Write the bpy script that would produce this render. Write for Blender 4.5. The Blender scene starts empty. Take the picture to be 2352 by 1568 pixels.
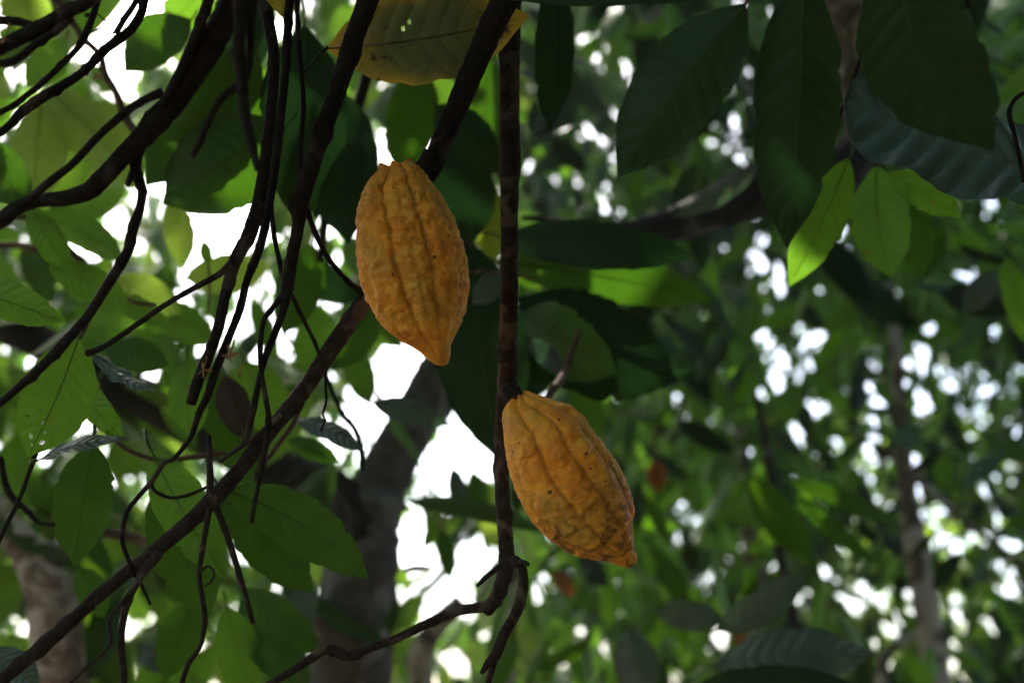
import bpy, math, random
import numpy as np
from mathutils import Vector, noise

# ------------------------------------------------------------------ camera, sky, sun, exposure
scene = bpy.context.scene
COL = scene.collection
LENS, FOCUS = 40.0, 1.0
PITCH = math.radians(20)
CAM = Vector((0, 0, 1.5))
cam_d = bpy.data.cameras.new('camera'); cam = bpy.data.objects.new('camera', cam_d); COL.objects.link(cam)
cam.location = CAM; cam.rotation_euler = (math.pi/2 + PITCH, 0, 0)
cam_d.lens = LENS; cam_d.sensor_width = 36; cam_d.clip_end = 2000; cam_d.clip_start = 0.02
cam_d.dof.use_dof = True; cam_d.dof.focus_distance = FOCUS; cam_d.dof.aperture_fstop = 3.3
scene.camera = cam

SUN_EL, SUN_AZ = math.radians(52), math.radians(-22)      # azimuth from +Y, negative = left
w = bpy.data.worlds.new('World'); scene.world = w; w.use_nodes = True
nt = w.node_tree
bg = nt.nodes['Background']; sky = nt.nodes.new('ShaderNodeTexSky')
sky.sky_type = 'NISHITA'; sky.sun_disc = False
sky.sun_elevation = SUN_EL; sky.sun_rotation = SUN_AZ
sky.air_density = 1.0; sky.dust_density = 4.0; sky.ozone_density = 1.0
nt.links.new(sky.outputs[0], bg.inputs[0]); bg.inputs[1].default_value = 0.15
sd = bpy.data.lights.new('sun', 'SUN'); sd.energy = 3.0; sd.angle = math.radians(0.5); sd.color = (1, .95, .86)
sun = bpy.data.objects.new('sun', sd); COL.objects.link(sun)
sdir = Vector((math.sin(SUN_AZ)*math.cos(SUN_EL), math.cos(SUN_AZ)*math.cos(SUN_EL), math.sin(SUN_EL)))
sun.rotation_euler = sdir.to_track_quat('Z', 'Y').to_euler()
scene.view_settings.view_transform = 'Standard'; scene.view_settings.look = 'None'
scene.view_settings.exposure = 2.3; scene.view_settings.gamma = 1
scene.cycles.use_denoising = True
scene.cycles.max_bounces = 8; scene.cycles.transmission_bounces = 6; scene.cycles.diffuse_bounces = 5; scene.cycles.glossy_bounces = 2
scene.cycles.sample_clamp_indirect = 6

# ------------------------------------------------------------------ helpers
K = 36.0/LENS/2352.0
FWD = Vector((0, math.cos(PITCH), math.sin(PITCH)))
UP = Vector((0, -math.sin(PITCH), math.cos(PITCH)))
RT = Vector((1, 0, 0))
def P(x, y, d):
    return CAM + RT*((x-1176)*K*d) + UP*((784-y)*K*d) + FWD*d
def project(p):
    q = p - CAM; d = q.dot(FWD)
    if d < 0.02: return None
    return 1176 + q.dot(RT)/(K*d), 784 - q.dot(UP)/(K*d), d
def inside(px, py, poly):
    c = False; j = len(poly)-1
    for i in range(len(poly)):
        xi, yi = poly[i]; xj, yj = poly[j]
        if (yi > py) != (yj > py) and px < (xj-xi)*(py-yi)/(yj-yi)+xi: c = not c
        j = i
    return c
rng = random.Random(7)

def mesh_obj(name, verts, faces, mat, parent=None, uv=None, smooth=True, attr=None):
    me = bpy.data.meshes.new(name)
    me.from_pydata([tuple(v) for v in verts], [], faces)
    if smooth: me.polygons.foreach_set('use_smooth', [True]*len(me.polygons))
    if uv is not None:
        l = me.uv_layers.new(name='UVMap')
        idx = np.empty(len(me.loops), dtype=np.int32); me.loops.foreach_get('vertex_index', idx)
        l.data.foreach_set('uv', np.asarray(uv, dtype=np.float32)[idx].ravel())
    if attr is not None:
        for k, vals in attr.items():
            a = me.attributes.new(k, 'FLOAT', 'POINT'); a.data.foreach_set('value', np.asarray(vals, dtype=np.float32))
    me.materials.append(mat); me.update()
    o = bpy.data.objects.new(name, me); COL.objects.link(o)
    if parent is not None:
        o.parent = parent
        o.matrix_parent_inverse = parent.matrix_basis.inverted()
    return o
def thing(name, label, cat, loc, group=None):
    o = bpy.data.objects.new(name, None); COL.objects.link(o); o.location = loc
    o.empty_display_size = 0.05
    o['label'] = label; o['category'] = cat
    if group: o['group'] = group
    return o

def catmull(pts, n):
    """pts: list of tuples of floats; resample n per span"""
    a = np.array(pts, dtype=float)
    if len(a) == 2: a = np.array([a[0], (a[0]+a[1])/2, a[1]])
    e = np.vstack([2*a[0]-a[1], a, 2*a[-1]-a[-2]])
    out = []
    for i in range(1, len(e)-2):
        p0, p1, p2, p3 = e[i-1], e[i], e[i+1], e[i+2]
        for k in range(n):
            t = k/n
            out.append(.5*((2*p1)+(-p0+p2)*t+(2*p0-5*p1+4*p2-p3)*t*t+(-p0+3*p1-3*p2+p3)*t**3))
    out.append(e[-2]); return np.array(out)

def tube_data(path, seg=12, rough=.10, step=None, nubs=0.0, seed=0, sq=0.0):
    """path: (x,y,z,r) rows in metres"""
    length = sum(math.dist(path[i][:3], path[i+1][:3]) for i in range(len(path)-1))
    rm = sum(p[3] for p in path)/len(path)
    n = max(3, int(length/(step or max(rm*.55, .002))/(len(path)-1)))
    c = catmull(path, min(n, 60))
    V, F = [], []
    T = np.gradient(c[:, :3], axis=0); T /= np.linalg.norm(T, axis=1)[:, None]+1e-12
    u = np.cross(T[0], [0.31, .2, .93]); u /= np.linalg.norm(u)
    r2 = random.Random(seed)
    nub = []
    if nubs > 0:
        for i in range(len(c)):
            if r2.random() < nubs: nub.append((i, r2.random()*2*math.pi, r2.uniform(.18, .5)))
    for i in range(len(c)):
        u = u - T[i]*np.dot(u, T[i]); u /= np.linalg.norm(u); v = np.cross(T[i], u)
        r = max(c[i, 3], .0004)
        for k in range(seg):
            a = 2*math.pi*k/seg
            d = math.cos(a)*u + math.sin(a)*v
            p = c[i, :3] + d*r
            nn = noise.noise(Vector(p*(0.55/ r)) + Vector((seed, 0, 0))) + .6*noise.noise(Vector(p*(1.6/r)))
            rr = r*(1+rough*nn)
            for (ni, na, nh) in nub:
                if abs(ni-i) <= 2:
                    da = abs((a-na+math.pi) % (2*math.pi)-math.pi)
                    if da < 1.0: rr += r*nh*(1-da)*(1-abs(ni-i)/3)
            V.append(c[i, :3] + d*rr)
    m = len(c)
    for i in range(m-1):
        for k in range(seg):
            k2 = (k+1) % seg
            F.append((i*seg+k, i*seg+k2, (i+1)*seg+k2, (i+1)*seg+k))
    V.append(c[0, :3]); V.append(c[-1, :3])
    for k in range(seg):
        k2 = (k+1) % seg
        F.append((len(V)-2, k2, k)); F.append((len(V)-1, (m-1)*seg+k, (m-1)*seg+k2))
    return V, F

def pxpath(pts, d0, d1=None):
    """pts (x,y,width_px[,depth]) -> metres with depth running d0..d1"""
    d1 = d0 if d1 is None else d1
    out = []
    for i, p in enumerate(pts):
        d = p[3] if len(p) > 3 else d0 + (d1-d0)*i/max(1, len(pts)-1)
        q = P(p[0], p[1], d)
        out.append((q.x, q.y, q.z, p[2]*K*d/2))
    return out

# ------------------------------------------------------------------ materials
def newmat(name):
    m = bpy.data.materials.new(name); m.use_nodes = True
    t = m.node_tree
    for n in list(t.nodes): t.nodes.remove(n)
    return m, t, (lambda ty, **kw: _n(t, ty, kw))
def _n(t, ty, kw):
    n = t.nodes.new(ty)
    for k, v in kw.items(): setattr(n, k, v)
    return n
def lk(t, a, b): t.links.new(a, b)
def math_node(t, op, a, b=None, clamp=False):
    n = t.nodes.new('ShaderNodeMath'); n.operation = op; n.use_clamp = clamp
    for i, x in enumerate((a, b)):
        if x is None: continue
        if isinstance(x, (int, float)): n.inputs[i].default_value = x
        else: t.links.new(x, n.inputs[i])
    return n.outputs[0]
def ramp(t, fac, stops):
    n = t.nodes.new('ShaderNodeValToRGB')
    while len(n.color_ramp.elements) < len(stops): n.color_ramp.elements.new(.5)
    for e, (p, c) in zip(n.color_ramp.elements, stops):
        e.position = p; e.color = (*c, 1) if len(c) == 3 else c
    t.links.new(fac, n.inputs[0]); return n.outputs[0]
def mixc(t, fac, a, b, mode='MIX'):
    n = t.nodes.new('ShaderNodeMix'); n.data_type = 'RGBA'; n.blend_type = mode
    for i, x in ((0, fac), (6, a), (7, b)):
        if isinstance(x, (int, float)): n.inputs[i].default_value = x
        elif isinstance(x, tuple): n.inputs[i].default_value = (*x, 1)
        else: t.links.new(x, n.inputs[i])
    return n.outputs[2]

def leaf_mat(name, refl, trans, vein=(1.25, 1.2, 1.1), rough=.42, var=.35, spots=None, spot_amt=0.0, bump=.5, edge=None, spec=.35, nveins=11):
    m, t, N = newmat(name)
    uv = N('ShaderNodeUVMap'); sep = N('ShaderNodeSeparateXYZ'); lk(t, uv.outputs[0], sep.inputs[0])
    u = math_node(t, 'ABSOLUTE', math_node(t, 'MULTIPLY_ADD', sep.outputs[0], 2.0)); 
    u.node.inputs[0].links[0].from_node.inputs[2].default_value = -1.0
    v = sep.outputs[1]
    tc = N('ShaderNodeTexCoord'); geo = N('ShaderNodeNewGeometry')
    # side veins sweep forward from the midrib
    ph = math_node(t, 'SUBTRACT', math_node(t, 'MULTIPLY', v, float(nveins)), math_node(t, 'MULTIPLY', math_node(t, 'POWER', u, 1.3), 1.5))
    tri = math_node(t, 'PINGPONG', ph, .5)                      # 0 at a vein, .5 between
    side = math_node(t, 'SUBTRACT', 1.0, math_node(t, 'DIVIDE', tri, .07), clamp=True)
    mid = math_node(t, 'SUBTRACT', 1.0, math_node(t, 'DIVIDE', u, .045), clamp=True)
    veins = math_node(t, 'MAXIMUM', math_node(t, 'MULTIPLY', side, .55), mid)
    nz = N('ShaderNodeTexNoise'); nz.inputs['Scale'].default_value = 28; nz.inputs['Detail'].default_value = 5; lk(t, tc.outputs['Object'], nz.inputs['Vector'])
    nz2 = N('ShaderNodeTexNoise'); nz2.inputs['Scale'].default_value = 240; nz2.inputs['Detail'].default_value = 3; lk(t, tc.outputs['Object'], nz2.inputs['Vector'])
    k = math_node(t, 'ADD', math_node(t, 'MULTIPLY', nz.outputs[0], var*1.4), 1-var*.7)
    rnd = math_node(t, 'ADD', math_node(t, 'MULTIPLY', geo.outputs['Random Per Island'], 1.1), .45)
    k = math_node(t, 'MULTIPLY', k, rnd)
    k = math_node(t, 'MULTIPLY', k, math_node(t, 'ADD', math_node(t, 'MULTIPLY', nz2.outputs[0], .3), .85))
    def build(c):
        kc = N('ShaderNodeCombineColor')
        for i in range(3): lk(t, math_node(t, 'MULTIPLY', k, c[i]), kc.inputs[i])
        col = mixc(t, veins, kc.outputs[0], tuple(c[i]*vein[i] for i in range(3)))
        if edge:
            # ageing: yellow along the margin and tip
            e = math_node(t, 'ADD', math_node(t, 'POWER', u, 6.0), math_node(t, 'MULTIPLY', math_node(t, 'POWER', math_node(t, 'ABSOLUTE', math_node(t, 'SUBTRACT', math_node(t, 'MULTIPLY', v, 2.0), 1.0)), 4.0), 2.0))
            e = math_node(t, 'MULTIPLY', e, math_node(t, 'ADD', math_node(t, 'MULTIPLY', nz.outputs[0], 2.6), -.45), clamp=True)
            col = mixc(t, e, col, edge)
        if spot_amt > 0:
            vo = N('ShaderNodeTexNoise'); vo.inputs['Scale'].default_value = 60; vo.inputs['Detail'].default_value = 4; lk(t, tc.outputs['Object'], vo.inputs['Vector'])
            s = math_node(t, 'MULTIPLY', math_node(t, 'SUBTRACT', vo.outputs[0], 1-spot_amt), 14.0, clamp=True)
            col = mixc(t, s, col, spots)
        return col
    cr, ct = build(refl), build(trans)
    p = N('ShaderNodeBsdfPrincipled'); p.inputs['Roughness'].default_value = rough
    p.inputs['Specular IOR Level'].default_value = spec
    lk(t, cr, p.inputs['Base Color'])
    tr = N('ShaderNodeBsdfTranslucent'); lk(t, ct, tr.inputs[0])
    hgt = math_node(t, 'ADD', math_node(t, 'MULTIPLY', math_node(t, 'SINE', math_node(t, 'MULTIPLY', tri, 3.1416)), 1.0), math_node(t, 'MULTIPLY', nz2.outputs[0], .18))
    b = N('ShaderNodeBump'); b.inputs['Strength'].default_value = bump; b.inputs['Distance'].default_value = .002
    lk(t, hgt, b.inputs['Height']); lk(t, b.outputs[0], p.inputs['Normal'])
    ad = N('ShaderNodeAddShader'); lk(t, p.outputs[0], ad.inputs[0]); lk(t, tr.outputs[0], ad.inputs[1])
    out = N('ShaderNodeOutputMaterial'); lk(t, ad.outputs[0], out.inputs[0])
    return m

def bark_mat(name, a, b, patch, pamt=.45, scale=30, bump=.6):
    m, t, N = newmat(name)
    tc = N('ShaderNodeTexCoord')
    n1 = N('ShaderNodeTexNoise'); n1.inputs['Scale'].default_value = scale*2.2; n1.inputs['Detail'].default_value = 8; n1.inputs['Roughness'].default_value = .7; lk(t, tc.outputs['Object'], n1.inputs['Vector'])
    n2 = N('ShaderNodeTexNoise'); n2.inputs['Scale'].default_value = scale*.55; n2.inputs['Detail'].default_value = 5; n2.inputs['Distortion'].default_value = .8; lk(t, tc.outputs['Object'], n2.inputs['Vector'])
    vo = N('ShaderNodeTexVoronoi'); vo.inputs['Scale'].default_value = scale*5; lk(t, tc.outputs['Object'], vo.inputs['Vector'])
    base = ramp(t, n1.outputs[0], [(.3, a), (.7, b)])
    pm = ramp(t, n2.outputs[0], [(1-pamt, (0, 0, 0)), (1-pamt+.07, (1, 1, 1))])
    col = mixc(t, pm, base, patch)
    p = N('ShaderNodeBsdfPrincipled'); p.inputs['Roughness'].default_value = .9; p.inputs['Specular IOR Level'].default_value = .08
    lk(t, col, p.inputs['Base Color'])
    h = math_node(t, 'ADD', n1.outputs[0], math_node(t, 'MULTIPLY', vo.outputs[0], .35))
    bp = N('ShaderNodeBump'); bp.inputs['Strength'].default_value = bump; bp.inputs['Distance'].default_value = .004
    lk(t, h, bp.inputs['Height']); lk(t, bp.outputs[0], p.inputs['Normal'])
    out = N('ShaderNodeOutputMaterial'); lk(t, p.outputs[0], out.inputs[0]); return m

def pod_mat():
    m, t, N = newmat('ripe_pod_skin')
    tc = N('ShaderNodeTexCoord'); ob = tc.outputs['Object']
    def noi(s, d=4, dist=0):
        n = N('ShaderNodeTexNoise'); n.inputs['Scale'].default_value = s; n.inputs['Detail'].default_value = d; n.inputs['Distortion'].default_value = dist
        lk(t, ob, n.inputs['Vector']); return n.outputs[0]
    big, mid, fine = noi(16, 3), noi(70, 5, .6), noi(400, 3)
    col = ramp(t, big, [(.38, (.66, .38, .05)), (.54, (.94, .44, .04)), (.70, (.90, .32, .022))])
    col = mixc(t, ramp(t, mid, [(.42, (0, 0, 0)), (.72, (.75, .75, .75))]), col, (.60, .19, .015))
    at = N('ShaderNodeAttribute', attribute_name='stain')
    st = math_node(t, 'MULTIPLY', at.outputs['Fac'], ramp(t, noi(80, 6, 1.0), [(.44, (0, 0, 0)), (.60, (1, 1, 1))]), clamp=True)
    col = mixc(t, math_node(t, 'MULTIPLY', st, .8), col, (.09, .035, .012))
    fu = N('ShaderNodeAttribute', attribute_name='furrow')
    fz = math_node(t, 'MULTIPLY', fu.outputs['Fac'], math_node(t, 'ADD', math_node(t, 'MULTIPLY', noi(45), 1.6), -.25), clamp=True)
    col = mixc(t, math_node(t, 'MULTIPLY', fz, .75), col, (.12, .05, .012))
    vo = N('ShaderNodeTexVoronoi'); vo.inputs['Scale'].default_value = 150; lk(t, ob, vo.inputs['Vector'])
    sepc = N('ShaderNodeSeparateColor'); lk(t, vo.outputs['Color'], sepc.inputs[0])
    sz = math_node(t, 'MULTIPLY', math_node(t, 'SUBTRACT', sepc.outputs[0], .6), .55)
    speck = math_node(t, 'MULTIPLY', math_node(t, 'SUBTRACT', sz, vo.outputs['Distance']), 14.0, clamp=True)
    col = mixc(t, math_node(t, 'MULTIPLY', speck, .9), col, (.02, .012, .008))
    vo2 = N('ShaderNodeTexVoronoi'); vo2.inputs['Scale'].default_value = 62; lk(t, ob, vo2.inputs['Vector'])
    sep2 = N('ShaderNodeSeparateColor'); lk(t, vo2.outputs['Color'], sep2.inputs[0])
    sp2 = math_node(t, 'MULTIPLY', math_node(t, 'SUBTRACT', math_node(t, 'MULTIPLY', math_node(t, 'SUBTRACT', sep2.outputs[0], .62), .42), vo2.outputs['Distance']), 16.0, clamp=True)
    col = mixc(t, math_node(t, 'MULTIPLY', sp2, .85), col, (.03, .015, .008))
    # thin scratch lines
    wv = noi(55, 2, 2.5)
    ln = ramp(t, math_node(t, 'ABSOLUTE', math_node(t, 'SUBTRACT', wv, .5)), [(0.0, (1, 1, 1)), (.006, (0, 0, 0))])
    ln = math_node(t, 'MULTIPLY', ln, ramp(t, noi(30, 2), [(.55, (0, 0, 0)), (.62, (1, 1, 1))]))
    col = mixc(t, math_node(t, 'MULTIPLY', ln, .6), col, (.10, .04, .01))
    p = N('ShaderNodeBsdfPrincipled'); p.inputs['Roughness'].default_value = .62; p.inputs['Specular IOR Level'].default_value = .25
    lk(t, col, p.inputs['Base Color'])
    h = math_node(t, 'ADD', math_node(t, 'MULTIPLY', mid, .8), math_node(t, 'MULTIPLY', fine, .15))
    b = N('ShaderNodeBump'); b.inputs['Strength'].default_value = .6; b.inputs['Distance'].default_value = .004
    lk(t, h, b.inputs['Height']); lk(t, b.outputs[0], p.inputs['Normal'])
    out = N('ShaderNodeOutputMaterial'); lk(t, p.outputs[0], out.inputs[0]); return m

M = {}
M['dark'] = leaf_mat('mature_dark_leaf', (.019, .048, .013), (.002, .007, .0012), vein=(1.9, 1.7, 1.6), rough=.6, spec=.15, bump=.22)
M['mid'] = leaf_mat('green_leaf', (.026, .062, .009), (.018, .050, .002), rough=.5, spec=.18, bump=.25)
M['bright'] = leaf_mat('young_bright_leaf', (.036, .088, .010), (.062, .140, .007), vein=(.8, .85, .8), rough=.5, spec=.2, spots=(.10, .07, .01), spot_amt=.30)
M['pale'] = leaf_mat('thin_pale_leaf', (.065, .12, .018), (.135, .21, .020), vein=(.75, .85, .7), rough=.5)
M['yellow'] = leaf_mat('ageing_yellow_leaf', (.095, .12, .03), (.014, .019, .003), vein=(.75, .6, .5), rough=.55, edge=(.30, .19, .015), spots=(.04, .016, .008), spot_amt=.37, var=.6)
M['yellowbright'] = leaf_mat('yellow_backlit_leaf', (.18, .16, .02), (.20, .17, .012), vein=(.8, .7, .6), rough=.5, spots=(.12, .05, .01), spot_amt=.38)
M['olive'] = leaf_mat('olive_translucent_leaf', (.08, .10, .012), (.09, .115, .006), vein=(.8, .7, .6), rough=.5)
M['silver'] = leaf_mat('glossy_ribbed_leaf', (.075, .118, .078), (.004, .012, .004), rough=.3, bump=1.0, spec=.9, nveins=10)
M['grey'] = leaf_mat('dull_grey_green_leaf', (.065, .10, .07), (.008, .02, .007), rough=.4, bump=1.0, spec=.6)
M['dead'] = leaf_mat('dead_brown_leaf', (.03, .022, .015), (.01, .006, .003), rough=.7)
M['rust'] = leaf_mat('rusty_dead_leaf', (.20, .085, .03), (.05, .02, .005), rough=.7)
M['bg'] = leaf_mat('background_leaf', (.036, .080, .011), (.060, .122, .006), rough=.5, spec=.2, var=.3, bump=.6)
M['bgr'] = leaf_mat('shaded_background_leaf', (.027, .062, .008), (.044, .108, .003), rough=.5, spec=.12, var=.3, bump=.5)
M['bark'] = bark_mat('dark_twig_bark', (.012, .010, .008), (.034, .027, .020), (.070, .056, .042), .42, 45)
M['bark3'] = bark_mat('brown_smooth_bark', (.018, .014, .011), (.062, .046, .033), (.11, .086, .064), .45, 50)
M['bark2'] = bark_mat('brown_twig_bark', (.07, .042, .026), (.14, .09, .06), (.20, .14, .10), .45, 40)
M['trunk'] = bark_mat('mottled_trunk_bark', (.05, .042, .030), (.21, .175, .125), (.42, .39, .32), .52, 20, 1.0)
M['trunkpale'] = bark_mat('pale_lichened_bark', (.09, .07, .055), (.44, .35, .28), (.64, .58, .50), .5, 20, 1.0)
M['trunkveil'] = bark_mat('veil_lightened_bark', (.07, .066, .058), (.17, .165, .148), (.25, .25, .225), .5, 12, .9)  # lighter grey puts the lens veil over the centre trunk into its colour
M['trunkdark'] = bark_mat('dark_and_shaded_bark', (.024, .022, .019), (.06, .056, .048), (.11, .11, .095), .45, 12, .9)  # dark bark; on the upper right bough it also stands for shade
M['pod'] = pod_mat()
M['flower'] = bark_mat('dry_flower', (.25, .15, .06), (.35, .22, .1), (.4, .28, .14), .4, 60)

# ------------------------------------------------------------------ leaves
WP_V = [0, .03, .08, .16, .28, .42, .56, .70, .80, .88, .94, .975, 1]
WP_W = [.02, .16, .38, .66, .90, 1, .98, .86, .68, .44, .20, .09, 0]
def wprof(v): return np.interp(v, WP_V, WP_W)
def leaf_thing(label, base, tip, wpx, mat, bend=.08, roll=0, fold=.18, ripple=.03, group=None, curl=0.0, holes=None, petiole=None, seed=None, side=0.0, name='cacao_leaf', ripn=9, blunt=0, nrm=None):
    """base/tip: (x,y,depth) in photo pixels; wpx apparent full width"""
    global leafcount
    B = P(*base); T = P(*tip)
    r = random.Random(seed if seed is not None else hash((base[0], tip[1])) % 9999)
    ax = T-B; L = ax.length; a = ax.normalized()
    mid = (B+T)/2
    view = (CAM-mid).normalized()
    n = (view - a*view.dot(a)).normalized()
    if nrm: n = Vector(nrm); n = (n - a*n.dot(a)).normalized()
    s = a.cross(n).normalized()
    cr, sr = math.cos(math.radians(roll)), math.sin(math.radians(roll))
    s2 = s*cr + n*sr; n2 = n*cr - s*sr
    dm = (base[2]+tip[2])/2
    W = wpx*K*dm/2/max(cr, .2)
    nv, nu = 56, 18
    V, UV, F = [], [], []
    ph = r.random()*6
    asym = r.uniform(-.05, .05)
    bites = [(r.uniform(.2, .9), r.choice((-1, 1)), r.uniform(.08, .22), r.uniform(.008, .02)) for _ in range(r.randint(1, 3))]
    for i in range(nv+1):
        v = i/nv
        wv = float(wprof(v*(1-blunt)))*W*(math.sqrt(max(0, 1-v**14)) if blunt else 1)
        cl = B + a*(L*v) + n2*(L*bend*math.sin(math.pi*v)) + s2*(L*side*math.sin(math.pi*v))
        if curl: cl = cl + n2*(L*curl*max(0, v-.6)**2*3)
        for j in range(nu+1):
            u = -1+2*j/nu
            au = abs(u)
            lift = fold*wv*(au**1.4) - .10*wv*au**4
            vein = math.sin((v*ripn - au**1.3*1.4)*2*math.pi)
            rip = ripple*W*(math.sin(v*17+ph+u*1.3)*au**2 + .35*vein*min(1, au*3)*(1-au**6))
            e = 1 + (.025*math.sin(v*31+ph*u)+.015*math.sin(v*67+ph))*au**4 + asym*(1 if u > 0 else -1)
            for (bv, bs, bd, bw) in bites:
                if u*bs > .6: e -= bd*math.exp(-((v-bv)/bw)**2)*(au-.6)*2
            p = cl + s2*(u*wv*e) - n2*(lift + rip) - a*(0.02*L*au*math.sin(math.pi*v))*0
            V.append(p); UV.append(((u+1)/2, v))
    for i in range(nv):
        for j in range(nu):
            if holes:
                uc, vc = (-1+2*(j+.5)/nu), (i+.5)/nv
                if any(((uc-h[0])/h[2])**2+((vc-h[1])/h[3])**2 < 1 for h in holes): continue
            k = i*(nu+1)+j
            F.append((k, k+1, k+nu+2, k+nu+1))
    t = thing(name, label, 'leaf', B, group)
    mesh_obj('blade', V, F, M[mat], t, uv=UV)
    # raised midrib running under the blade and the stalk
    rib = []
    for i in range(0, nv-3, 4):
        v = i/nv
        c = B + a*(L*v) + n2*(L*bend*math.sin(math.pi*v)) + s2*(L*side*math.sin(math.pi*v))
        if curl: c = c + n2*(L*curl*max(0, v-.6)**2*3)
        rib.append((c.x, c.y, c.z, .0011*(1-v*.8)*max(.6, L/.2)))
    pv, pf = tube_data(rib, 6, .0, step=.02)
    rm = M['bark2'] if mat in ('yellow', 'dead') else M[mat]
    mesh_obj('midrib', pv, pf, rm, t, uv=[(.5, .5)]*len(pv))
    if petiole:
        q = [P(*p[:3]) for p in petiole]
        pth = [(B.x, B.y, B.z, .0014)]+[(p.x, p.y, p.z, .0016) for p in q]
    else:
        e = B - a*(.05*L) + UP*(.015*L); e2 = B - a*(.10*L)+UP*(.04*L) - n2*(.05*L)
        pth = [(B.x, B.y, B.z, .0014), (e.x, e.y, e.z, .0015), (e2.x, e2.y, e2.z, .0018)]
    pv, pf = tube_data(pth, 6, .05, step=.006)
    mesh_obj('petiole', pv, pf, M['bark2'] if petiole else M['mid'], t, uv=[(.3, .5)]*len(pv))
    return t

# template for mass leaves
def mass_leaves(items, name, mat, parent=None, nu=4, nv=9):
    """items: list of (pos, dir, normal, length, width, bend)"""
    us = np.linspace(-1, 1, nu+1); vs = np.linspace(0, 1, nv+1)
    U, Vv = np.meshgrid(us, vs); U = U.ravel(); Vv = Vv.ravel()
    wp = wprof(Vv)
    quads = np.array([(i*(nu+1)+j, i*(nu+1)+j+1, (i+1)*(nu+1)+j+1, (i+1)*(nu+1)+j) for i in range(nv) for j in range(nu)])
    allv, allf, n0 = [], [], 0
    for (p, a, n, L, W, bend) in items:
        a = np.array(a); a /= np.linalg.norm(a); n = np.array(n); n = n-a*n.dot(a); n /= np.linalg.norm(n)+1e-9
        s = np.cross(a, n)
        pts = np.array(p)[None] + Vv[:, None]*L*a + (U*wp*W/2)[:, None]*s + (-bend*L*(Vv**2) - .12*W*np.abs(U)*wp + .04*W*np.sin(Vv*14+L*90)*U*U)[:, None]*n
        allv.append(pts); allf.append(quads+n0); n0 += len(U)
    Vt = np.vstack(allv); Ft = np.vstack(allf)
    me = bpy.data.meshes.new(name)
    me.vertices.add(len(Vt)); me.vertices.foreach_set('co', Vt.ravel())
    me.loops.add(Ft.size); me.loops.foreach_set('vertex_index', Ft.ravel().astype(np.int32))
    me.polygons.add(len(Ft)); me.polygons.foreach_set('loop_start', np.arange(0, Ft.size, 4, dtype=np.int32))
    me.update(calc_edges=True); me.polygons.foreach_set('use_smooth', [True]*len(Ft))
    uvl = me.uv_layers.new(name='UVMap')
    uv = np.tile(np.stack([(U+1)/2, Vv], 1), (len(items), 1))[Ft.ravel()]
    uvl.data.foreach_set('uv', uv.astype(np.float32).ravel())
    me.materials.append(mat); me.validate()
    o = bpy.data.objects.new(name, me); COL.objects.link(o)
    if parent is not None:
        o.parent = parent; o.matrix_parent_inverse = parent.matrix_basis.inverted()
    return o

# ------------------------------------------------------------------ setting: ground
def ground():
    N_ = 60; V = []; F = []
    for i in range(N_+1):
        for j in range(N_+1):
            x = math.copysign(abs(i/N_*2-1)**3*400, i/N_*2-1); y = math.copysign(abs(j/N_*2-1)**3*400, j/N_*2-1)
            V.append((x, y, .12*noise.noise(Vector((x*.3, y*.3, 0)))))
    for i in range(N_):
        for j in range(N_):
            k = i*(N_+1)+j; F.append((k, k+N_+1, k+N_+2, k+1))
    m, t, N = newmat('leaf_litter_soil')
    tc = N('ShaderNodeTexCoord'); n = N('ShaderNodeTexNoise'); n.inputs['Scale'].default_value = 6; n.inputs['Detail'].default_value = 8
    lk(t, tc.outputs['Object'], n.inputs['Vector'])
    p = N('ShaderNodeBsdfPrincipled'); p.inputs['Roughness'].default_value = .9
    lk(t, ramp(t, n.outputs[0], [(.35, (.07, .045, .025)), (.55, (.16, .10, .055)), (.7, (.08, .10, .03))]), p.inputs['Base Color'])
    out = N('ShaderNodeOutputMaterial'); lk(t, p.outputs[0], out.inputs[0])
    o = mesh_obj('ground', V, F, m); o['kind'] = 'structure'; o['label'] = 'leaf littered forest floor under the cacao trees'
ground()

# ------------------------------------------------------------------ background foliage
GAPS = [
 [(322, -30), (397, -30), (392, 62), (352, 78), (318, 55)],
 [(232, 10), (300, 0), (318, 60), (296, 110), (298, 185), (262, 200), (240, 120)],
 [(392, 478), (400, 452), (470, 466), (560, 452), (596, 428), (580, 560), (530, 604), (445, 596), (396, 540)],
 [(350, 385), (420, 362), (395, 440), (338, 436)],
 [(872, 782), (960, 806), (992, 836), (960, 925), (905, 935), (850, 1000), (836, 960), (872, 880)],
 [(1062, 946), (1110, 1010), (1136, 1060), (1136, 1100), (1080, 1080), (1050, 1120), (960, 1125), (1000, 1050)],
 [(922, 1190), (985, 1200), (1000, 1290), (930, 1300)], [(1060, 1225), (1142, 1245), (1144, 1300), (1075, 1300)], [(1020, 1320), (1070, 1290), (1080, 1380), (965, 1424), (985, 1370)], [(925, 1320), (965, 1310), (960, 1345), (928, 1350)],
 [(365, 695), (405, 700), (405, 745), (365, 745)], [(336, 826), (356, 826), (356, 875), (338, 872)],
 [(865, 330), (905, 330), (905, 372), (865, 372)],
 [(750, 470), (815, 470), (812, 530), (752, 528)],
]
def blocked(pts, gaps):
    for p in pts:
        q = project(p)
        if q is None: continue
        for g in gaps:
            if inside(q[0], q[1], g): return True
    return False
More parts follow.
